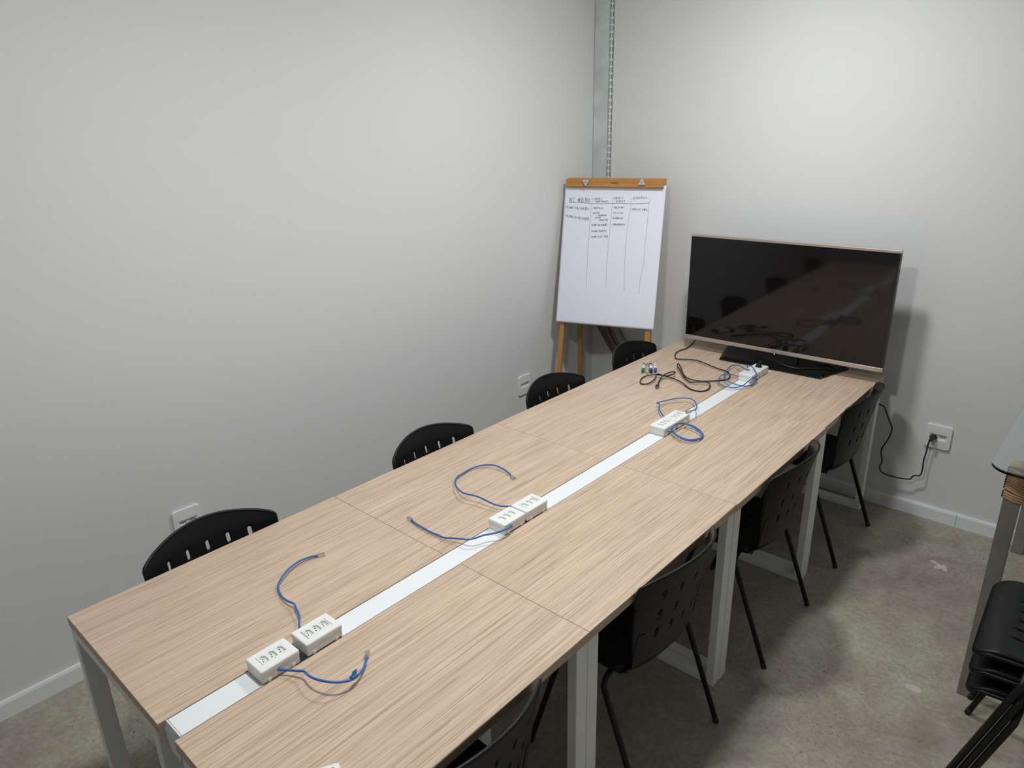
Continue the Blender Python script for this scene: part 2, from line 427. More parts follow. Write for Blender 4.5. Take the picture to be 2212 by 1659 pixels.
# white cable tray between the two rows of desks
TX0, TX1 = LX1+.0022, RX0-.0028
BOX_Y = [(.212, .315), (.334, .439), (1.049, 1.151), (1.157, 1.264), (2.019, 2.122), (2.127, 2.233), (2.850, 2.945), (2.949, 3.046)]
tray = thing('cable_tray', 'long white steel cable tray between the two rows of desks', 'cable tray', ((TX0+TX1)/2, 0, 0))
cx = (TX0+TX1)/2; hw = (TX1-TX0)/2
ch = MB()
for sx in (-1, 1): ch.box(*sorted((sx*hw, sx*(hw-.0015))), .02, 3.33, .665, TOP-.004)
ch.box(-hw, hw, .02, 3.33, .664, .6655)
ch.obj('channel', M['tray_white'], tray)
MB().add([(-hw, .0185, TOP-.001), (hw, .0185, TOP-.001), (hw, .012, TOP-.022), (hw-.012, .013, .664), (-hw+.012, .013, .664), (-hw, .012, TOP-.022),
          (-hw, .0215, TOP-.001), (hw, .0215, TOP-.001), (hw, .0215, TOP-.022), (hw-.012, .0215, .664), (-hw+.012, .0215, .664), (-hw, .0215, TOP-.022)],
         [(0, 5, 4, 3, 2, 1), (6, 7, 8, 9, 10, 11)]+[(i, (i+1) % 6, 6+(i+1) % 6, 6+i) for i in range(6)]).obj('end_cap', M['tray_white'], tray)
lids = [(.0225, .217), (.434, 1.054), (1.259, 2.024), (2.228, 2.855), (3.041, 3.33)]
for a, b_ in lids: MB().rbox(-hw+.0006, hw-.0006, a, b_, TOP-.0042, TOP-.0012, .0006, 1).obj('lid', M['tray_white'], tray)

# ------------------------------------------------------------------ sockets and socket boxes
def hex_pts(a, b): return [(a, 0), (a*.60, b), (-a*.60, b), (-a, 0), (-a*.60, -b), (a*.60, -b)]
CONTACTS = ((-.0085, 0), (0, -.0024), (.0085, 0))
def socket_mesh(bored, px=.0186, py=.0111, depth=.0055, hr=.0021):
    m = MB(); h = hex_pts(.0158, .0082); rect = [(px, 0), (px, py), (-px, py), (-px, 0), (-px, -py), (px, -py)]
    low = [(x*.97, y*.97, -depth) for x, y in h]
    vs = [(x, y, 0) for x, y in rect]+[(x, y, 0) for x, y in h]+low+[(x, y, -.004) for x, y in rect]
    fs = [(i, (i+1) % 6, 6+(i+1) % 6, 6+i) for i in range(6)]+[(6+i, 6+(i+1) % 6, 12+(i+1) % 6, 12+i) for i in range(6)]
    fs += [(18+i, 18+(i+1) % 6, (i+1) % 6, i) for i in range(6)]
    if not bored: fs += [tuple(range(12, 18))]
    m.add(vs, fs)
    if bored:
        bm = bmesh.new(); loops = [low]+[[(a+hr*x, c+hr*y, -depth) for x, y in c10] for a, c in CONTACTS]; ed = []
        for lp in loops:
            vv = [bm.verts.new(p) for p in lp]; ed += [bm.edges.new((vv[i], vv[(i+1) % len(vv)])) for i in range(len(vv))]
        bmesh.ops.triangle_fill(bm, use_beauty=True, edges=ed); m.bm(bm)
    return m.mesh('socket', M['socket'])
c10 = [(math.cos(2*PI*i/10), math.sin(2*PI*i/10)) for i in range(10)]
SOCK, SOCK_PLAIN = socket_mesh(True), socket_mesh(False)
# a metal cup under each bored hole
HOLE = MB().add([(x*.0021, y*.0021, z) for z in (-.0055, -.0090) for x, y in c10], [(i, (i+1) % 10, 10+(i+1) % 10, 10+i) for i in range(10)]+[tuple(range(10, 20))]).mesh('contact_hole', M['contact'])
def add_socket(parent, loc, rot, holes=True):
    s = link('socket', SOCK if holes else SOCK_PLAIN, parent, loc, rot)
    if holes:
        for x, y in CONTACTS: link('contact_hole', HOLE, s, (x, y, 0))
    return s
def open_box(x0, x1, y0, y1, z0, z1, bev, inset, depth):
    bm = bmesh.new(); bmesh.ops.create_cube(bm, size=1)
    for v in bm.verts: v.co = Vector(((x0+x1)/2+v.co.x*(x1-x0), (y0+y1)/2+v.co.y*(y1-y0), (z0+z1)/2+v.co.z*(z1-z0)))
    bmesh.ops.bevel(bm, geom=[e for e in bm.edges if max(e.verts[0].co.z, e.verts[1].co.z) > z0+1e-5], offset=bev, segments=3, profile=.5, affect='EDGES')
    top = max(bm.faces, key=lambda f: (round(f.calc_center_median().z, 5), f.calc_area()))
    bmesh.ops.inset_individual(bm, faces=[top], thickness=inset)
    r = bmesh.ops.extrude_discrete_faces(bm, faces=[top])
    bmesh.ops.translate(bm, verts=list(r['faces'][0].verts), vec=(0, 0, -depth))
    return MB().bm(bm)
box_desc = ['first white socket box from the open end, a blue cable leaving its side', 'second white socket box, behind a dark gap in the tray', 'third white socket box, a blue cable crossing in front of its side',
            'fourth white socket box, with a blue cable arcing out behind it', 'fifth white socket box, beside the coiled bright blue cable', 'sixth white socket box, with a clear plug resting on its end',
            'seventh white socket box, under the tangled blue cables', 'eighth white socket box, with the black television plug in it']
for k, (a, b_) in enumerate(BOX_Y):
    t = thing('socket_box', box_desc[k], 'socket box', (cx, (a+b_)/2, TOP-.001), 0, 'socket boxes on the cable tray')
    L = (b_-a)/2; w = .0358; hgt = .037
    mw = M['plastic_white']
    MB().rbox(-w+.0012, w-.0012, -L+.0012, L-.0012, 0, hgt-.010, .003, 2).obj('body', mw, t)
    cv = open_box(-w, w, -L, L, hgt-.012, hgt, .004, .0191, .010)
    cover = cv.obj('cover', mw, t)
    n3 = .0222
    for i in (-1, 0, 1):
        add_socket(t, (0, i*n3+(.0006 if k < 2 else 0), hgt-.0004), (0, 0, 0), holes=(k < 2))
    for yy in (-L*.62, L*.62):
        MB().box(w-.002, w+.0006, yy-.004, yy+.004, .001, .009).obj('clip', mw, t)

# wall outlets
pout = round_poly([(-.056, -.061), (.056, -.061), (.056, .061), (-.056, .061)], .010, 5)
PLATE = shell(lambda x, y: np.maximum(sd_poly(x, y, pout), -np.maximum(np.abs(x)-.0372, np.abs(y)-.0108)), (-.058, .058, -.063, .063), .0042, lambda x, y: (x, y, .004+.002*(1-(x/.056)**2)*(1-(y/.061)**2)), .012).mesh('plate', M['plastic_white'])
def wall_outlet(p, rot, label):
    t = thing('wall_outlet', label, 'outlet', p, 0); t.rotation_euler = rot
    # local x along wall, local y up, local z out of the wall
    link('plate', PLATE, t)
    for sx in (-.0188, .0188): add_socket(t, (sx, 0, .0094), (0, 0, 0))
    return t
wall_outlet((XL, .625, .462), (PI/2, 0, PI/2), 'double wall outlet on the long wall, behind the chair at the open end')
wall_outlet((XL, 2.732, .455), (PI/2, 0, PI/2), 'double wall outlet on the long wall, beside the easel leg')
wall_outlet((1.366, YB, .452), (PI/2, 0, 0), 'double wall outlet on the television wall with a black plug in it')

# ------------------------------------------------------------------ chairs
def back_map(s, z):
    h = (z-.47)/.342
    xc = .178+.072*h-.02*h*(1-h)
    return (xc-(1.05+.45*h)*s*s, s, z)
top = [(.196*math.sin(a), 0) for a in (0,)]
outline = [(-.170, .475), (.170, .475), (.207, .640), (.208, .765)]
arc = [(x, .812-.036*(x/.2)**2) for x in np.linspace(.2, -.2, 17)]
bp = [(-.150, .470), (.150, .470), (.185, .490), (.200, .58), (.210, .68), (.2115, .755), (.208, .770)]+[(float(x), float(z)) for x, z in arc[1:-1]]+[(-.208, .770), (-.2115, .755), (-.210, .68), (-.200, .58), (-.185, .490)]
slots = []
for r, z in enumerate((.722, .650, .578)):
    for c in (-2, -1, 0, 1, 2):
        if r == 1 and c == 0: continue
        slots.append((c*.066*(1-.05*r), z))
def back_sdf(x, y):
    d = sd_poly(x, y, bp)
    for cx_, cz in slots: d = np.maximum(d, -sd_pill(x, y, cx_, cz, 0, 1, .010, .0062))
    return d
BACK = shell(back_sdf, (-.22, .22, .46, .82), .0062, back_map, .007).mesh('backrest', M['chair'])
# raised rim along the top of the backrest
rimpts = [back_map(float(x), float(z)-.003) for x, z in [(.2095, .70), (.2115, .74), (.2085, .768)]+[(float(a), float(c)) for a, c in arc[1:-1]]+[(-.2085, .768), (-.2115, .74), (-.2095, .70)]]
RIM = MB().tube(spline(rimpts, 3), .0052, 8).mesh('rim', M['chair'])
rear_edge = [(.095, -.197), (.116, -.180), (.136, -.150), (.151, -.100), (.160, -.050), (.163, 0), (.160, .050), (.151, .100), (.136, .150), (.116, .180), (.095, .197)]
seat_poly = round_poly([(-.205, -.205)]+rear_edge+[(-.205, .205)], [.035]+[.006]*11+[.035], 6)
def seat_map(x, y):
    z = .452-.014*(1-(y/.2)**2)*(1-(x/.22)**2)
    if x < -.13: z -= .030*((-.13-x)/.075)**2
    if x > .11: z += .035*((x-.11)/.09)**2
    return (x, y, z)
sslots = [(x, y) for x in (-.105, .02) for y in (-.10, -.05, 0, .05, .10)]
def seat_sdf(x, y):
    d = sd_poly(x, y, seat_poly)
    for a, c in sslots: d = np.maximum(d, -sd_pill(x, y, a, c, 1, 0, .014, .0055))
    return d
SEAT = shell(seat_sdf, (-.21, .21, -.21, .21), .0075, seat_map, .012).mesh('seat', M['chair'])
lip = [seat_map(x*.985, y*.985) for x, y in seat_poly]
SEAT_RIM = MB().tube([Vector(p)-Vector((0, 0, .007)) for p in lip+[lip[0]]], .0075, 6, False).mesh('seat_rim', M['chair'])
def make_chair(label, loc, rz, group):
    t = thing('stacking_chair', label, 'chair', loc, rz, group)
    s = link('seat', SEAT, t); link('seat_rim', SEAT_RIM, s)
    bk = link('backrest', BACK, t); link('rim', RIM, bk)
    for sy in (-1, 1):
        rear = [(.075, sy*.160, .426), (.079, sy*.212, .420), (.083, sy*.234, .402), (.235, sy*.2375, .0035)]
        fr = [(-.075, sy*.160, .424), (-.079, sy*.212, .418), (-.083, sy*.234, .400), (-.200, sy*.2375, .0028)]
        for nm, pl in (('rear_leg', rear), ('front_leg', fr)):
            lg = MB().tube(spline(pl[:3], 4)+[pl[3]], .0095, 10).obj('leg', M['tube'], t)
            d = (Vector(pl[3])-Vector(pl[2])).normalized()
            MB().tube([Vector(pl[3])-d*.022, Vector(pl[3])], [.0102, .0100], 10).obj('foot_cap', M['rubber'], lg)
        MB().tube([(-.12, sy*.160, .427), (.12, sy*.160, .427)], .011, 8).obj('side_rail', M['tube'], t)
        # flat moulded bracket joining seat and backrest
        # it hugs the rear of the backrest and runs forward under the seat, so that the chairs can nest
        br = MB(); vs = []
        bpts = [(.060, .428), (.110, .432), (None, .470), (None, .510), (None, .550), (None, .590)]
        for x, z in bpts:
            hwid = .014 if z < .56 else .010; row = []
            for e, off in ((-1, 0), (-1, 1), (1, 1), (1, 0)):
                ya = .172+e*hwid
                row.append((x, sy*ya, z+.004-.008*off) if x else (back_map(ya, z)[0]+.0018+.0034*off, sy*ya, z))
            vs += row
        k = len(bpts)
        br.add(vs, [(0, 1, 2, 3), tuple(4*(k-1)+i for i in (3, 2, 1, 0))]+[(4*j+i, 4*j+(i+1) % 4, 4*j+4+(i+1) % 4, 4*j+4+i) for j in range(k-1) for i in range(4)])
        br.obj('back_bracket', M['chair'], t)
    MB().tube([(.11, -.16, .425), (.11, .16, .425)], .010, 8).obj('cross_rail', M['tube'], t)
    MB().tube([(-.11, -.16, .422), (-.11, .16, .422)], .010, 8).obj('cross_rail', M['tube'], t)
    return t
gR, gL = 'chairs along the floor side', 'chairs along the wall side'
c0 = make_chair('black plastic stacking chair on the open floor side, at the end farthest from the television', (.953, .415, 0), 0.0, gR)
dup(c0, (.949, 1.262, 0), .0, 'black plastic stacking chair on the open floor side, second from the open end', gR)
dup(c0, (.958, 2.086, 0), .03, 'black plastic stacking chair on the open floor side, third from the open end', gR)
dup(c0, (.946, 2.926, 0), .0, 'black plastic stacking chair on the open floor side, beside the television wall', gR)
dup(c0, (.152, .426, 0), PI, 'black plastic stacking chair on the long wall side, in front of a wall outlet', gL)
dup(c0, (.158, 1.345, 0), PI, 'black plastic stacking chair on the long wall side, second from the open end', gL)
dup(c0, (.143, 2.142, 0), PI-.03, 'black plastic stacking chair on the long wall side, third from the open end', gL)
dup(c0, (.140, 2.842, 0), PI, 'black plastic stacking chair on the long wall side, in front of the easel', gL)
for k in range(3):
    dup(c0, (2.030-.003*k, 1.868, .062*k), 0.03, 'black plastic stacking chair by the glass table, ' + ['bottom of the stack of three', 'middle of the stack of three', 'top of the stack of three'][k], 'stack of chairs by the glass table')

# ------------------------------------------------------------------ television
tv = thing('television', 'black flat television with champagne metal strips on a black stand', 'television', (.607, 3.183, TOP), .028)
tw, z0, z1 = 1.03/2, 1.093-.290-TOP, 1.093+.290-TOP
MB().rbox(-tw, tw, .004, .030, z0, z1, .002, 1).obj('cabinet', M['black_matte'], tv)
MB().rbox(-tw+.08, tw-.08, .028, .062, z0+.03, z1-.12, .012, 2).obj('rear_housing', M['black_matte'], tv)
MB().rbox(-tw+.012, tw-.012, -.0005, .006, z0+.021, z1-.012, .0005, 1).obj('screen', M['screen'], tv)
for sx in (-1, 1): MB().box(*sorted((sx*tw, sx*(tw-.012))), -.001, .006, z0+.021, z1-.012).obj('side_bezel', M['black_gloss'], tv)
MB().rbox(-tw-.001, tw+.001, -.002, .031, z1-.012, z1+.001, .0015, 2).obj('top_strip', M['bezel'], tv)
bs = MB().rbox(-tw-.001, tw+.001, -.004, .012, z0, z0+.021, .002, 2).obj('bottom_strip', M['bezel'], tv)
# maker's mark on the bottom strip and standby light
lg = MB(); cx0, cz0 = .062-.012-.002, z0+.0105
lgx = -.016
ringp = [(lgx+.0052*math.cos(2*PI*i/16), lgx, cz0+.0052*math.sin(2*PI*i/16)) for i in range(17)]
for i in range(16):
    a0, a1 = 2*PI*i/16, 2*PI*(i+1)/16
    lg.add([(lgx+r*math.cos(a), -.0045, cz0+r*math.sin(a)) for r, a in ((.0055, a0), (.0055, a1), (.0040, a1), (.0040, a0))], [(0, 1, 2, 3)])
def rect(m, x0, x1, z0_, z1_): m.add([(x0, -.0045, z0_), (x1, -.0045, z0_), (x1, -.0045, z1_), (x0, -.0045, z1_)], [(0, 1, 2, 3)])
rect(lg, lgx-.0008, lgx+.0005, cz0-.002, cz0+.0028); rect(lg, lgx-.0008, lgx+.0022, cz0-.002, cz0-.0012); rect(lg, lgx-.0030, lgx-.0018, cz0+.001, cz0+.0022)
gx = lgx+.0085
rect(lg, gx, gx+.0014, cz0-.0042, cz0+.0045); rect(lg, gx, gx+.0052, cz0-.0042, cz0-.0028)
gx += .0072
rect(lg, gx, gx+.0014, cz0-.0042, cz0+.0045); rect(lg, gx, gx+.0062, cz0+.0032, cz0+.0045); rect(lg, gx, gx+.0062, cz0-.0042, cz0-.0028); rect(lg, gx+.0048, gx+.0062, cz0-.0042, cz0+.0004); rect(lg, gx+.0030, gx+.0062, cz0-.0006, cz0+.0006)
lg.obj('logo', M['logo'], bs)
MB().rbox(-.012, .004, -.002, .010, z0-.006, z0+.001, .0015, 1).obj('sensor_housing', M['black_gloss'], tv)
MB().rbox(-.0062, -.0022, -.0035, -.001, z0-.0050, z0-.0014, .0008, 1).obj('standby_light', M['led'], tv)
# stand: low trapezoid base with sloped border and a neck
def frustum(a, b, za, zb): return MB().add([(x, y, za) for x, y in a]+[(x, y, zb) for x, y in b], [(3, 2, 1, 0), (4, 5, 6, 7)]+[(i, (i+1) % 4, 4+(i+1) % 4, 4+i) for i in range(4)])
ba = [(-.265, -.088), (.265, -.088), (.330, .145), (-.330, .145)]; bt = [(-.250, -.066), (.250, -.066), (.312, .138), (-.312, .138)]
sb = MB()
frustum(ba, [(x*.995, y*.995) for x, y in ba], 0, .007)
q = MB(); q.add([(x, y, 0) for x, y in ba]+[(x, y, .007) for x, y in ba]+[(x, y, .016) for x, y in bt], [(3, 2, 1, 0), (8, 9, 10, 11)]+[(i, (i+1) % 4, 4+(i+1) % 4, 4+i) for i in range(4)]+[(4+i, 4+(i+1) % 4, 8+(i+1) % 4, 8+i) for i in range(4)])
q.obj('stand_base', M['black_gloss'], tv)
MB().rbox(-.11, .11, .012, .045, .012, z0+.06, .006, 2).obj('stand_neck', M['black_matte'], tv)

# ------------------------------------------------------------------ cables on the table
def table_pts(spec, base=TOP+.0035):
    out = []
    for p in spec:
        if len(p) == 4: out.append(onx(p[0], p[1], p[3])); continue      # lies against the side of a socket box
        z = base+(p[2] if len(p) > 2 else 0.0); out.append(onz(p[0], p[1], z))
    return out
def rj45(parent, a, b_):
    a = Vector(a); b_ = Vector(b_); d = (b_-a).normalized(); up = Vector((0, 0, 1)); x = d.cross(up).normalized(); u2 = x.cross(d)
    m = MB(); p1 = a-d*.003; p2 = p1+d*.022
    m.bar(p1, p2, .0115, .0075, u2)
    pl = m.obj('plug', M['clear'], parent)
    MB().bar(p1+d*.017+u2*.0034, p1+d*.0215+u2*.0034, .009, .001, u2).obj('contacts', M['gold'], pl)
    MB().bar(p1+d*.004+u2*.0062, p2-d*.002+u2*.0045, .0055, .001, u2).obj('latch', M['clear'], pl)
gB = 'blue network cables on the table'
def blue_cable(label, spec, r=.0029, end=None, sub=6, inside=None, aim=None):      # inside: where the cable starts in its box
    pts = ([Vector(inside)] if inside else [])+table_pts(spec); sp = spline(pts, sub)
    o = MB().tube(sp, r, 8).obj('network_cable', M['blue']); tag(o, label, 'cable', gB)
    if end:
        d = Vector(aim) if aim else sp[-1]-sp[-3]
        d.z = d.z if aim else max(d.z, 0.0)
        d.normalize(); rj45(o, sp[-1], sp[-1]+d*.02)
    return o
blue_cable('blue network cable curling up from the second socket box towards the long wall', [(652, 1361, .010), (646, 1349, .010), (647, 1336, .010), (645, 1325, .012), (639.5, 1314, .013), (635, 1304, .012), (623, 1299, .010), (610, 1290, .006), (602.6, 1277, .004), (600.5, 1264, .006), (608, 1249, .012), (619, 1234, .014), (632, 1222, .011), (649, 1211, .007), (669, 1203.4, .004), (687, 1199.7, .002)], end=1, inside=(.572, .376, .755))
n2 = blue_cable('blue network cable with a tape flag curving over the nearest narrow desk', [(601, 1446.5, .012), (621, 1447.6, .012), (638.5, 1449, .014), (656, 1450, .020), (663, 1456, .024), (673, 1463, .027), (688, 1468.7, .030), (708, 1472.6, .032), (727.5, 1473.7, .030), (745, 1472, .026), (760, 1467.8, .021), (777, 1455, .012), (786, 1442, .005), (790, 1429, .002), (792, 1419, .001)], end=1)
tp = table_pts([(759, 1468, .022), (770, 1461, .016)]); d = (tp[1]-tp[0]).normalized()
MB().bar(tp[0]+Vector((0, 0, .003)), tp[1]+Vector((0, 0, .003)), .009, .0085, Vector((0, 0, 1))).add([tp[0]+Vector((0, 0, .004)), tp[1]+Vector((0, 0, .004)), tp[1]+Vector((-.004, .006, .017)), tp[0]+Vector((-.003, .006, .016)),
        tp[0]+Vector((0.0008, 0, .004)), tp[1]+Vector((.0008, 0, .004)), tp[1]+Vector((-.0032, .006, .017)), tp[0]+Vector((-.0022, .006, .016))], [(0, 1, 2, 3), (4, 5, 6, 7), (0, 1, 5, 4), (1, 2, 6, 5), (2, 3, 7, 6), (3, 0, 4, 7)]).obj('tape_flag', M['tape'], n2)
blue_cable('blue network cable arcing from the fourth socket box over the wider desk', [(1108, 1094, .012), (1086.7, 1093.5, .014), (1068.6, 1089.6, .018), (1050.6, 1081.7, .022), (1034.7, 1073.8, .025), (1019, 1069.3, .026), (1000.8, 1064.8, .024), (988.4, 1054.6, .018), (983.2, 1042, .010), (987.3, 1030.9, .006), (1000.8, 1021.8, .004), (1019, 1011.6, .004), (1037, 1006, .006), (1055, 1004.2, .009), (1071, 1006, .010), (1086.7, 1012.8, .008), (1098, 1020.7, .005), (1106, 1029.3, .001)], end=1, inside=(.572, 1.186, .757))
blue_cable('blue network cable crossing the white tray beside the third socket box', [(1106, 1137, 0, .641), (1098, 1141.6, 0, .643), (1080, 1148.4, 0, .643), (1059.6, 1153.6, .026), (1043.8, 1156.3, .027), (1028, 1162, .026), (1012, 1165.3, .022), (996.3, 1164.2, .017), (978, 1162.6, .012), (960, 1161.5, .007), (944.3, 1155, .004), (928.5, 1148.4, .004), (912.7, 1139.4, .004), (899, 1131.4, .003), (887.8, 1122.4, .001)], end=1, inside=(.622, 1.084, .758))
blue_cable('blue network cable kinked behind the sixth socket box with its clear plug on the tray', [(1437, 901, .010), (1433.8, 899, .010), (1427.6, 890.6, .012), (1423.8, 883, .013), (1424.6, 876.8, .014), (1425, 873, .014), (1418.5, 871, .014), (1426, 868.3, .014), (1440, 865, .016), (1455.3, 861.4, .018), (1470.7, 859.9, .019), (1486, 859.9, .018), (1495.3, 862.6, .020), (1502, 869, .024), (1505, 876.8, .030), (1503.7, 883.7, .036), (1496.8, 886.8, .038), (1490, 889, .038)], r=.0027, end=1, inside=(.572, 2.182, .755))
S = 6.506
c2 = lambda L: [(1360+p[0]/S, 720+p[1]/S)+tuple(p[2:]) for p in L]
blue_cable('bright blue network cable coiled in two loops beside the fifth socket box', c2([(600, 1385, .012), (640, 1412, .012), (700, 1450, .011), (780, 1482, .009), (860, 1495, .006), (960, 1482, .004), (1018, 1462, .004), (1035, 1430, .004), (1010, 1385, .006), (950, 1335, .008), (870, 1292, .012), (790, 1270, .016), (720, 1266, 0, .646), (640, 1285, 0, .646), (595, 1330, 0, .646), (600, 1375, .017), (650, 1428, .016), (760, 1492, .012), (880, 1510, .008), (985, 1485, .006), (1012, 1455, .007), (1005, 1415, .009), (940, 1350, .013), (870, 1308, .016), (800, 1283, .018), (775, 1270, 0, .654)]), r=.0027, end=1, sub=5, inside=(.622, 2.040, .758), aim=(-.10, .75, .30))
blue_cable('blue network cable looped twice around the seventh socket box', c2([(1515, 603, .010), (1440, 582, .014), (1360, 580, .014), (1290, 592, .014), (1255, 640, .012), (1245, 690, .011), (1290, 725, .010), (1360, 752, .010), (1450, 765, .008), (1530, 755, .008), (1590, 735, .010), (1650, 690, .019), (1720, 635, 0, .6415), (1785, 605, 0, .6415), (1786, 575, 0, .640), (1755, 510, .042), (1715, 465, .050), (1675, 450, .052), (1658, 460, .052), (1656, 480, .050)]), r=.0026, sub=5, inside=(.572, 2.876, .756))
blue_cable('blue network cable arching over the seventh socket box with its plug against the side', c2([(1690, 512, .040), (1620, 500, .039), (1560, 465, .030), (1490, 445, .018), (1420, 465, .011), (1360, 525, .018), (1325, 590, .024), (1350, 640, .020), (1400, 680, .018), (1480, 715, .018), (1560, 735, .018), (1650, 742, .010), (1720, 722, .006), (1775, 680, .008), (1800, 645, 0, .654), (1772, 634, 0, .652), (1738, 648, 0, .650), (1718, 668, 0, .650)]), r=.0026, end=1, sub=5, aim=(.03, -.75, -.22))

hd = c2([(920, 100, .006), (860, 165, .004), (800, 210, .003), (700, 245, .002), (650, 280, .002), (638, 325, .002), (660, 357, .004), (750, 365, .006), (860, 370, .007), (960, 385, .008), (1080, 430, .008), (1200, 480, .006), (1320, 520, .003), (1380, 545, .002), (1410, 590, .001), (1395, 635, 0), (1340, 655, .001), (1200, 668, .002), (1060, 672, .004), (940, 663, .006), (850, 643, .007), (780, 605, .008), (742, 540, .010), (717, 470, .012), (685, 428, .013), (672, 455, .013), (710, 525, .012), (760, 605, .009), (810, 662, .007), (870, 690, .006), (960, 682, .010), (1060, 682, .012), (1115, 700, .010), (1130, 745, .006), (1100, 790, .003), (1030, 812, .001), (940, 808, .001), (860, 785, .002), (800, 745, .004), (740, 695, .006), (640, 645, .008), (520, 605, .010), (440, 590, .010), (360, 580, .009), (260, 592, .006), (180, 625, .003), (150, 670, .001), (160, 705, .001), (210, 715, .002), (280, 698, .006), (340, 655, .012), (370, 610, .015), (376, 580, .016), (410, 572, .016), (480, 596, .017), (560, 590, .018), (632, 562, .018), (636, 545, .018), (600, 542, .018), (540, 558, .019), (470, 595, .018), (430, 645, .012), (405, 700, .005), (392, 735, .003)])
hp = spline(table_pts(hd), 5)
hdmi = tag(MB().tube(hp, .0032, 8).obj('video_cable', M['black_cable']), 'black video cable looping over the table between the markers and the television', 'cable')
d = (hp[-1]-hp[-4]); d.z = 0; d.normalize(); a = hp[-1]
con = MB(); con.bar(a-d*.004, a+d*.024, .016, .010).obj('connector', M['black_matte'], hdmi)
MB().bar(a+d*.024, a+d*.034, .012, .0045).obj('connector_tip', M['inox'], hdmi)

# television power lead: from the plug in the last socket box over the stand base
pw = [(1640, 789, .050), (1646, 781.5, .060), (1658, 778, .058), (1672, 779.5, .046), (1686, 785, .032), (1702, 791.5, .022), (1719, 795.5, .019), (1735, 796.5, .018), (1757, 796, .018), (1780, 797, .018), (1796, 798, .016), (1806, 797, .018), (1795, 790, .018), (1770, 787, .018)]
pp = spline(table_pts(pw, TOP+.002), 6)
pl_ = tag(MB().tube(pp, .0034, 8).obj('power_lead', M['black_cable']), 'black power lead from the eighth socket box lying over the television stand', 'cable')
bx = Vector((cx+.001, 3.0, TOP+.034))
MB().add([bx+Vector(p) for p in [(-.016, -.008, 0), (.016, -.008, 0), (.016, .008, 0), (-.016, .008, 0), (-.008, -.005, .022), (.008, -.005, .022), (.008, .005, .022), (-.008, .005, .022)]], [(3, 2, 1, 0), (4, 5, 6, 7), (0, 1, 5, 4), (1, 2, 6, 5), (2, 3, 7, 6), (3, 0, 4, 7)]).tube(spline([bx+Vector((0, 0, .018)), bx+Vector((.003, .004, .030)), pp[4]], 4), .0036, 8).obj('plug', M['black_matte'], pl_)

# power cord hanging on the television wall
S3 = 4.366
wc = [(880, 235, 3.365), (920, 265, 3.385), (945, 330, 3.40), (965, 390, 3.405), (990, 460, 3.410), (960, 550, 3.412), (900, 640, 3.415), (888, 690, 3.416), (897, 770, 3.416), (874, 825, 3.412), (890, 868, 3.408), (950, 900, 3.405), (1060, 928, 3.402), (1155, 938, 3.402), (1180, 918, 3.402), (1205, 904, 3.402), (1250, 905, 3.402), (1275, 860, 3.402), (1290, 760, 3.402), (1312, 690, 3.402), (1335, 600, 3.402), (1356, 545, 3.404)]
wp = [ony(1700+x/S3, 820+y/S3, y3) for x, y, y3 in wc]
ws = spline([Vector((1.00, 3.375, .60))]+wp, 6)
wcord = tag(MB().tube(ws, .0036, 8).obj('wall_cable', M['black_cable']), 'black power cord hanging from behind the table to the outlet on the television wall', 'cable')
e = ws[-1]; oc = Vector((1.3465, YB-.0095, .452))
plg = MB(); hx_ = hex_pts(.0165, .0085)
vs = [(oc.x+x, oc.y, oc.z+z) for x, z in hx_]+[(oc.x+x*.95, oc.y-.016, oc.z+z*.95) for x, z in hx_]+[(oc.x+x*.45, oc.y-.034, oc.z-.006+z*.6) for x, z in hx_]
plg.add(vs, [tuple(range(6)), tuple(range(17, 11, -1))]+[(j*6+i, j*6+(i+1) % 6, j*6+6+(i+1) % 6, j*6+6+i) for j in range(2) for i in range(6)])
plg.tube(spline([oc+Vector((0, -.030, -.006)), oc+Vector((-.002, -.036, -.016)), e], 4), .0042, 8)
plg.obj('plug', M['black_matte'], wcord)

# ------------------------------------------------------------------ whiteboard markers
def marker(far, near, body, cap, capend, label, lab_mat, captop=True):
    r = .0082; a = onz(far[0], far[1], TOP+r); b_ = onz(near[0], near[1], TOP+r)
    d = (b_-a).normalized(); L = (b_-a).length
    t = thing('marker', label, 'marker', (a.x, a.y, TOP), math.atan2(d.y, d.x), 'whiteboard markers in a row')
    P = lambda s: (s, 0, r)
    MB().tube([P(0), P(.003), P(L*.62)], [r*.8, r*.95, r*.95], 14).obj('barrel', body, t)
    MB().tube([P(L*.20), P(L*.205), P(L*.66), P(L*.665)], [r*.9, r, r, r*.9], 14).obj('label_sleeve', lab_mat, t)
    MB().tube([P(L*.66), P(L*.665), P(L*.965), P(L)], [r*.95, r*1.03, r*1.0, r*.80], 14).obj('cap', cap, t)
    for k in range(4):
        s = L*(.28+.09*k); w_ = random.uniform(.0018, .0042)
        MB().box(s, s+.0022, -w_+.001*k % .002, w_, r*2-.0012, r*2+.0002).obj('print_mark', capend, t)
marker((1391.4, 786), (1388.4, 803), M['m_green'], M['m_green'], M['logo'], 'green capped whiteboard marker with a white sleeve', M['label'])
marker((1398.8, 787.6), (1397.6, 805), M['m_red'], M['m_grey'], M['logo'], 'red whiteboard marker with a grey cap and sleeve', M['m_grey'])
marker((1405.5, 786.5), (1406.8, 804), M['m_black'], M['m_black'], M['logo'], 'black capped whiteboard marker with a white sleeve', M['label'])
marker((1415.6, 787), (1415.6, 802.5), M['label'], M['m_blue'], M['logo'], 'white whiteboard marker with a blue cap', M['label'])

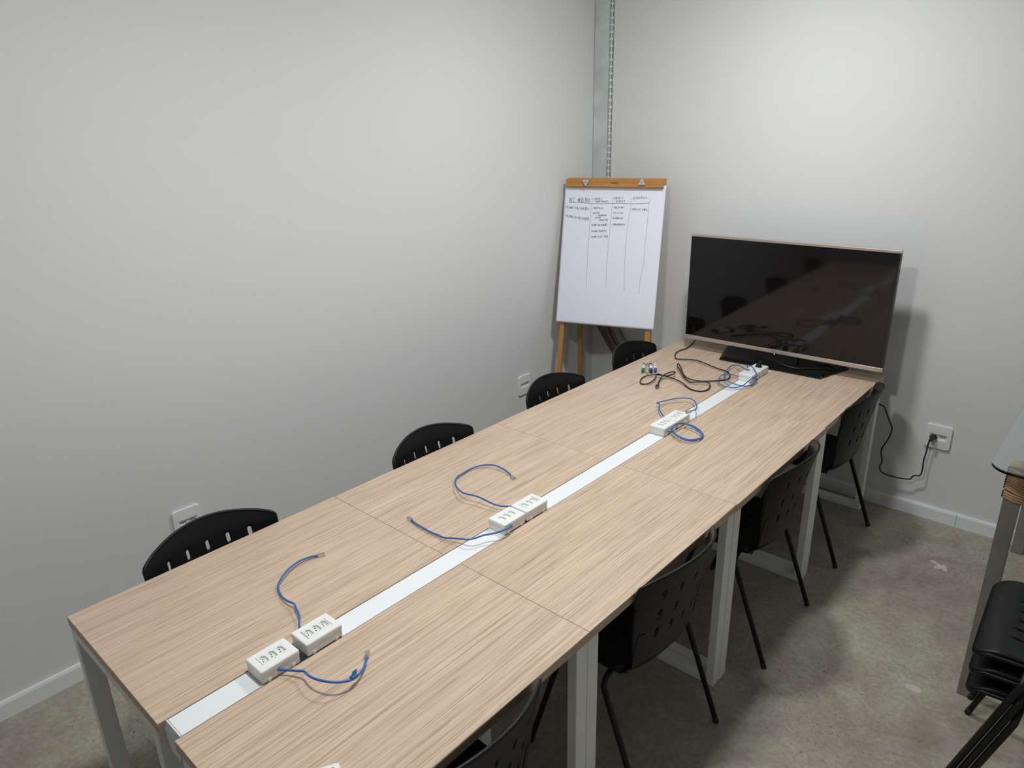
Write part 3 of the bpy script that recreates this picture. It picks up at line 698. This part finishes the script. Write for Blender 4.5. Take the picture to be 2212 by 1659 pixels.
# phone at the table's near edge
c0_ = onz(732, 1645.5, TOP+.008); ang = math.atan2(-.42, .90)
ph = thing('phone', 'white framed phone with a dark screen lying on the nearest narrow desk', 'phone', (c0_.x, c0_.y, TOP), ang)
pb = round_poly([(0, 0), (0, -.142), (.070, -.142), (.070, 0)], .009, 6)
bm_ = MB().prism(pb, 0, .008).obj('case', M['plastic_white'], ph)
MB().prism([(.009, -.012), (.009, -.128), (.061, -.128), (.061, -.012)], .0078, .0085).obj('screen', M['phone_glass'], ph)

# ------------------------------------------------------------------ easel with flip chart
EW, EH, EY, ET = .600, .815, .317, .20
EC = Vector((-.416, 3.134, 1.215))
er = Vector((math.cos(EY), math.sin(EY), 0)); en = Vector((math.sin(EY), -math.cos(EY), 0))
eu = math.cos(ET)*Vector((0, 0, 1))-math.sin(ET)*en; ef = er.cross(eu)
if ef.dot(en) < 0: ef = -ef
EM = Matrix(((er.x, eu.x, ef.x, EC.x), (er.y, eu.y, ef.y, EC.y), (er.z, eu.z, ef.z, EC.z), (0, 0, 0, 1)))   # local: x right, y up the board, z towards the viewer
es = thing('easel', 'varnished pine easel in the corner with a clamp bar at its top', 'easel', (EC.x, EC.y, 0))
def E_obj(mb, name, mat, parent):
    o = mb.obj(name, mat, parent); o.matrix_world = Matrix(); o.matrix_parent_inverse = Matrix(); o.matrix_local = Matrix.Translation((-EC.x, -EC.y, 0)) @ EM; return o
def drop(x, y0=EH/2+.02):      # length along the board plane down to the floor
    return -(EC.z)/eu.z
yb = drop(0)
# front legs run in the plane of the board down to the floor
for sx in (-1, 1):
    m = MB(); x1_, x2_ = sx*(EW/2-.040), sx*(EW/2-.030)
    m.add([(x1_-.014, EH/2+.035, -.030), (x1_+.014, EH/2+.035, -.030), (x1_+.014, EH/2+.035, -.008), (x1_-.014, EH/2+.035, -.008),
           (x2_-.014, yb+.006, -.030), (x2_+.014, yb+.006, -.030), (x2_+.014, yb+.0015, -.008), (x2_-.014, yb+.0015, -.008)], [(0, 1, 2, 3), (7, 6, 5, 4), (0, 4, 5, 1), (1, 5, 6, 2), (2, 6, 7, 3), (3, 7, 4, 0)])
    E_obj(m, 'leg', M['easel'], es)
back_feet = []
for sx in (-1, 1):
    a = EM @ Vector((sx*(EW/2-.075), EH/2+.0, -.045)); f = Vector((a.x, a.y, 0))-en*.06
    f.x = max(f.x, XL+.05); f.y = min(f.y, YB-.07)
    o = MB().bar(a, f, .026, .020, en).obj('rear_leg', M['easel_rear'], es); o.matrix_local = Matrix.Translation((-EC.x, -EC.y, 0))
# a backing board behind the pad, clamp bars, wing knobs
E_obj(MB().box(-EW/2+.01, EW/2-.012, -EH/2-.004, EH/2-.03, -.008, -.003), 'backing_board', M['easel'], es)
E_obj(MB().rbox(-.283, .297, EH/2+.006, EH/2+.040, -.010, .010, .0015, 1), 'rear_bar', M['easel_bar'], es)
fb = E_obj(MB().rbox(-.290, .289, EH/2-.014, EH/2+.031, .010, .030, .002, 1), 'clamp_bar', M['easel_bar'], es)
def knob(x, y, a0):
    m = MB(); pts = []
    for i in range(36):
        a = 2*PI*i/36; r = .0125+.0085*max(0, math.cos(3*(a-a0)))**1.2; pts.append((x+r*math.cos(a), y+r*math.sin(a)))
    m.prism(pts, .033, .043)
    m.prism([(x+.007*math.cos(2*PI*i/16), y+.007*math.sin(2*PI*i/16)) for i in range(16)], .029, .035)
    k = E_obj(m, 'wing_knob', M['knob'], es)
    mm = MB(); n = 16
    vs = [(x+r*math.cos(2*PI*i/n), y+r*math.sin(2*PI*i/n), z) for r, z in ((.0058, .0431), (.0058, .0445), (.0038, .0445), (.0038, .0431)) for i in range(n)]
    mm.add(vs, [(j*n+i, j*n+(i+1) % n, (j+1)*n+(i+1) % n, (j+1)*n+i) for j in range(3) for i in range(n)])
    o = mm.obj('screw_ring', M['logo'], k)
    return k
PZ = EC+ef*.030
def epx(u, v, p=None):   # pixel -> local easel board coordinates
    q = EM.inverted() @ onplane(u, v, p or EC, ef); return q.x, q.y
kx, ky = epx(1266.5, 394, PZ); knob(kx, ky, -PI/2)
kx, ky = epx(1387.5, 395, PZ); knob(kx, ky, PI/2)

# stroke lettering
GL = {'A': [[(0, 0), (.45, 1), (.9, 0)], [(.2, .4), (.7, .4)]], 'B': [[(0, 0), (0, 1), (.6, .9), (.6, .6), (0, .52), (.7, .4), (.7, .1), (0, 0)]], 'C': [[(.75, .85), (.4, 1), (.05, .65), (.05, .3), (.4, 0), (.8, .15)]],
      'D': [[(0, 0), (0, 1), (.5, .9), (.75, .5), (.5, .1), (0, 0)]], 'E': [[(.7, 1), (0, 1), (0, 0), (.75, 0)], [(0, .5), (.55, .5)]], 'F': [[(.7, 1), (0, 1), (0, 0)], [(0, .5), (.55, .5)]],
      'G': [[(.75, .85), (.4, 1), (.05, .6), (.1, .15), (.5, 0), (.8, .2), (.8, .45), (.5, .45)]], 'H': [[(0, 0), (0, 1)], [(.7, 0), (.7, 1)], [(0, .5), (.7, .5)]], 'I': [[(.2, 0), (.2, 1)]],
      'L': [[(0, 1), (0, 0), (.7, 0)]], 'K': [[(0, 0), (0, 1)], [(.7, 1), (0, .45), (.75, 0)]], 'M': [[(0, 0), (.1, 1), (.45, .35), (.8, 1), (.9, 0)]], 'N': [[(0, 0), (0, 1), (.7, 0), (.7, 1)]], 'O': [[(.4, 1), (.05, .6), (.15, .1), (.5, 0), (.8, .45), (.65, .9), (.4, 1)]],
      'P': [[(0, 0), (0, 1), (.65, .9), (.65, .55), (0, .45)]], 'Q': [[(.4, 1), (.05, .6), (.15, .1), (.5, 0), (.8, .45), (.65, .9), (.4, 1)], [(.5, .25), (.85, -.05)]], 'R': [[(0, 0), (0, 1), (.65, .9), (.65, .55), (0, .45), (.75, 0)]], 'S': [[(.7, .85), (.35, 1), (.1, .75), (.65, .35), (.45, 0), (0, .12)]],
      'T': [[(0, 1), (.8, 1)], [(.4, 1), (.4, 0)]], 'U': [[(0, 1), (.05, .2), (.4, 0), (.7, .2), (.7, 1)]], 'V': [[(0, 1), (.38, 0), (.75, 1)]], 'Z': [[(0, 1), (.75, 1), (0, 0), (.75, 0)]],
      '-': [[(.05, .5), (.55, .55)]], '.': [[(.15, 0), (.25, .06)]], '3': [[(.05, .9), (.5, 1), (.6, .75), (.25, .52), (.65, .3), (.45, 0), (0, .08)]], '0': [[(.35, 1), (.02, .5), (.35, 0), (.68, .5), (.35, 1)]]}
ACC = {'Á': ('A', 'a'), 'Ã': ('A', 't'), 'Â': ('A', 'c'), 'É': ('E', 'a'), 'Õ': ('O', 't'), 'Ç': ('C', 'd')}
def ribbon(m, pts, wd_, z):
    P = [Vector((x, y)) for x, y in pts]
    for i in range(len(P)-1):
        t = P[i+1]-P[i]
        if t.length < 1e-6: continue
        t.normalize(); nn = Vector((-t.y, t.x))*wd_/2; a = P[i]-t*wd_*.3; c = P[i+1]+t*wd_*.3
        m.add([(q.x, q.y, z(q.x, q.y) if callable(z) else z) for q in (a-nn, c-nn, c+nn, a+nn)], [(0, 1, 2, 3)])
def write(m, text, p0, p1, h, wd_, z, jit=.06):
    p0 = Vector(p0); p1 = Vector(p1); n = len(text); adv = (p1-p0)/n; d = adv.normalized(); u = Vector((-d.y, d.x)); cw = adv.length*.82
    for i, chx in enumerate(text):
        if chx == ' ': continue
        acc = None
        if chx in ACC: chx, acc = ACC[chx]
        st = [list(s) for s in GL[chx]]
        if acc == 'a': st.append([(.35, 1.1), (.55, 1.3)])
        if acc == 't': st.append([(.1, 1.12), (.3, 1.25), (.5, 1.12), (.7, 1.25)])
        if acc == 'c': st.append([(.2, 1.1), (.4, 1.3), (.6, 1.1)])
        if acc == 'd': st.append([(.4, 0), (.5, -.15), (.3, -.28)])
        o = p0+adv*i+u*random.uniform(-jit, jit)*h; hs = h*random.uniform(.85, 1.12); sl = random.uniform(-.05, .15)
        for s in st:
            ribbon(m, [tuple(o+d*((x+sl*y)*cw+random.uniform(-.03, .03)*cw)+u*(y*hs+random.uniform(-.04, .04)*hs)) for x, y in s], wd_, z)
mk = MB(); a = epx(1200+1022/8.508, 370+232/8.508, PZ); c = epx(1200+1160/8.508, 370+232/8.508, PZ)
write(mk, 'SOUZA', a, c, .0085, .0022, .0304, .02)
E_obj(mk, 'maker_mark', M['dark'], fb).parent = es

pad = thing('flip_chart_pad', 'large white paper pad with handwritten columns clamped on the easel', 'paper pad', (EC.x, EC.y, 0))
def pz(x, y):     # gently waving sheet, one corner lifting
    u, v = (x+EW/2)/EW, (y+EH/2)/EH
    z = .0022*math.sin(u*5+v*3)*(1-v)
    z += .012*max(0, .16-u)*max(0, .42-v)*6
    cr = (u*.9-(.30-v)*.9); z += .0022*math.exp(-((cr/.018)**2))*(1 if (v < .30 and u < .2) else 0)
    z += .0018*math.exp(-(((v-.035-(u-.45)*.25)/.012)**2))*(1 if .45 < u < .66 else 0)
    return z
sheet = shell(lambda x, y: np.maximum(np.abs(x)-EW/2, np.abs(y)-EH/2), (-EW/2, EW/2, -EH/2, EH/2), .0125, lambda x, y: (x, y, .004+pz(x, y)), .0014)
E_obj(sheet, 'sheet', M['paper'], pad)
E_obj(MB().box(-EW/2+.003, EW/2-.002, -EH/2+.004, EH/2-.002, -.003, .0022), 'page_stack', M['paper'], pad)
# torn stub of earlier sheets under the clamp bar
def lpx(L): return [epx(1200+x/8.508, 370+y/8.508) for x, y in L]
tear = lpx([(195, 325), (195, 398), (300, 402), (430, 402), (520, 345), (700, 400), (1000, 410), (1165, 412), (1190, 398), (1600, 412), (2005, 428), (2012, 320)])
mt = MB().prism(tear, .0044, .0052); E_obj(mt, 'torn_stub', M['paper'], pad)
wr = MB(); ZI = lambda x, y: .0051+pz(x, y)
def T(text, x0, y0, x1, y1, h, wd_=.0016):
    a, c = lpx([(x0, y0), (x1, y1)]); write(wr, text, a, c, h/8.508*.00278, wd_, ZI)
def zline(L, wd_, m):
    ribbon(m, lpx(L), wd_, ZI)
T('DES. MERCADO', 258, 560, 640, 574, 72, .0019)
T('CONSULT', 700, 535, 868, 530, 38); T('HUBEINADOS', 740, 575, 978, 570, 27)
T('CAPACIT', 1075, 522, 1255, 515, 44); T('TÉCNICO', 1108, 572, 1282, 566, 32); T('ESTRATÉGIA', 1430, 515, 1692, 505, 34)
T('-PLANO VALIDAÇÕES', 182, 678, 625, 716, 38, .0018); T('-PLANO DIVULGAÇÃO', 170, 838, 622, 908, 44, .0018)
T('-PORTFOLIO', 685, 695, 880, 694, 32); T('-EQUIPE', 676, 790, 818, 780, 28); T('VENDEDOR', 785, 825, 946, 822, 24); T('ALINH', 740, 866, 838, 862, 24); T('CONSULTOR', 805, 910, 970, 907, 22)
T('-PLANO VALIDAÇÕES', 656, 1005, 957, 1003, 32); T('-PLANO PRODUTO', 652, 1116, 940, 1112, 30); T('-PLANO VISIT TÉCN', 648, 1224, 970, 1212, 30)
T('-TREIN MKT', 1056, 684, 1272, 682, 28); T('-3A-0-DA', 1046, 783, 1246, 780, 28); T('-DINÂMICOS', 1040, 882, 1252, 880, 32); T('-CONCORRENTES', 1036, 992, 1288, 996, 28)
T('-PRÉVISO CANAL', 1388, 716, 1708, 724, 30)
E_obj(wr, 'handwriting', M['ink'], pad)
ln = MB()
zline([(252, 572), (450, 576), (680, 596), (860, 598), (1050, 592), (1220, 590), (1400, 598), (1560, 596), (1725, 585)], .0022, ln)
def full(L): return [((u-1200)*8.508, (v-370)*8.508) for u, v in L]
zline([(685, 490), (670, 600), (655, 760), (640, 900), (618, 1200), (600, 1446)]+full([(1268.5, 575), (1267, 621)]), .0013, ln)
zline([(1055, 490), (1050, 600), (1025, 850), (1000, 1100), (965, 1446)]+full([(1310.5, 580), (1309, 621)]), .0013, ln)
zline([(1405, 505), (1390, 620), (1360, 800), (1330, 1000), (1285, 1446)]+full([(1349.5, 580), (1348.4, 628)]), .0013, ln)
zline([(1740, 500), (1720, 620), (1700, 850), (1680, 1050), (1640, 1446)]+full([(1391, 568), (1383, 605), (1380, 635)]), .0013, ln)
E_obj(ln, 'ruled_lines', M['pencil'], pad)

# ------------------------------------------------------------------ perforated cable tray in the corner behind the easel
ct = thing('perforated_cable_tray', 'dull perforated steel cable tray slanting down the corner behind the easel with a red cable', 'cable tray', (-.6, YB-.03, 0))
def tray_run(a, b_, w, name):
    a = Vector(a); b_ = Vector(b_); t = (b_-a).normalized(); yv = Vector((0, 1, 0)); x = t.cross(yv).normalized()
    L = (b_-a).length; mm = MB()
    loc = lambda s, u, y: (a.x+t.x*s+x.x*u+.6, y, a.z+t.z*s+x.z*u)
    yb_ = .018
    def slab(s0, s1, u0, u1, y0, y1):
        vs = [loc(s, u, y) for y in (y0, y1) for s, u in ((s0, u0), (s1, u0), (s1, u1), (s0, u1))]
        mm.add(vs, [(3, 2, 1, 0), (4, 5, 6, 7), (0, 1, 5, 4), (1, 2, 6, 5), (2, 3, 7, 6), (3, 0, 4, 7)])
    # base plate with slots cut through it, flanges each side
    rows = [-.028, 0, .028]; sl = .018; pt = .034; n = int(L/pt)
    edges = [-w/2]+[r+o for r in rows for o in (-.004, .004)]+[w/2]
    for i in range(0, len(edges), 2): slab(0, L, edges[i], edges[i+1], yb_-.0015, yb_)
    for r in rows:
        for k in range(n+1):
            s0 = k*pt+sl; s1 = min((k+1)*pt, L)
            if s1 > s0: slab(s0, s1, r-.004, r+.004, yb_-.0015, yb_)
    for sg in (-1, 1): slab(0, L, *sorted((sg*w/2, sg*(w/2-.002))), -.030, yb_)
    return mm.obj(name, M['tray_metal'], ct)
tray_run((-.668, 0, .785), (-.40, 0, .43), .112, 'sloping_run')
tray_run((-.47, 0, .565), (-.14, 0, .565), .10, 'level_run')
MB().tube(spline([(-.655+.6, .002, .80), (-.60+.6, -.004, .705), (-.565+.6, -.006, .64), (-.53+.6, -.006, .595), (-.47+.6, -.004, .575), (-.15+.6, .0, .570)], 6), .006, 8).obj('red_cable', M['red'], ct)

# ------------------------------------------------------------------ glass table
GZ = .905
gt = thing('glass_table', 'tall glass topped table with cane wrapped steel legs beside the stacked chairs', 'table', (2.15, 2.75, 0))
gx0, gx1, gy0, gy1 = 1.722-2.15, 2.62-2.15, 2.100-2.75, 3.425-2.75
pol = round_poly([(gx0, gy0), (gx1, gy0), (gx1, gy1), (gx0, gy1)], .085, 8)
bmg = bmesh.new(); vsb = [bmg.verts.new((x, y, GZ)) for x, y in pol]; f_ = bmg.faces.new(vsb)
ext = bmesh.ops.extrude_face_region(bmg, geom=[f_]); bmesh.ops.translate(bmg, verts=[v for v in ext['geom'] if isinstance(v, bmesh.types.BMVert)], vec=(0, 0, .010))
bmesh.ops.bevel(bmg, geom=[e for e in bmg.edges if abs(e.verts[0].co.z-e.verts[1].co.z) < 1e-6], offset=.002, segments=2, affect='EDGES')
MB().bm(bmg).obj('glass_top', M['glass'], gt)
LS = .046
for lx_, ly_ in ((1.773, 2.182), (1.762, 3.345), (2.53, 2.182), (2.53, 3.345)):
    x, y = lx_-2.15, ly_-2.75
    lgo = MB().rbox(x, x+LS, y, y+LS, 0, GZ-.020, .002, 1).obj('leg', M['inox'], gt)
    # cane wound round the head of the leg in slanting turns
    m = MB(); n = 11; r = .0046
    for k in range(n):
        z = GZ-.012-k*.0088; dz = .020
        ring = [(x-r*.6, y-r*.6, z), (x+LS/2, y-r*.9, z-dz*.5), (x+LS+r*.6, y-r*.6, z-dz), (x+LS+r*.9, y+LS/2, z-dz*.5), (x+LS+r*.6, y+LS+r*.6, z), (x+LS/2, y+LS+r*.9, z-dz*.5), (x-r*.6, y+LS+r*.6, z-dz), (x-r*.9, y+LS/2, z-dz*.5), (x-r*.6, y-r*.6, z)] if k < 8 else \
               [(x-r*.6, y-r*.6, z-dz*.3), (x+LS/2, y-r*.9, z-dz*.65), (x+LS+r*.6, y-r*.6, z-dz*.9), (x+LS+r*.9, y+LS/2, z-dz*.65), (x+LS+r*.6, y+LS+r*.6, z-dz*.3), (x+LS/2, y+LS+r*.9, z-dz*.65), (x-r*.6, y+LS+r*.6, z-dz), (x-r*.9, y+LS/2, z-dz*.65), (x-r*.6, y-r*.6, z-dz*.3)]
        m.tube([Vector(p) for p in ring], r, 6, False)
    for k in range(8): m.tube([(x-.002, y+k*.0066, GZ-.0045), (x+LS+.002, y+k*.0066, GZ-.0045)], .0043, 6)
    m.obj('cane_wrap', M['rope'], lgo)
bpy.context.view_layer.update()
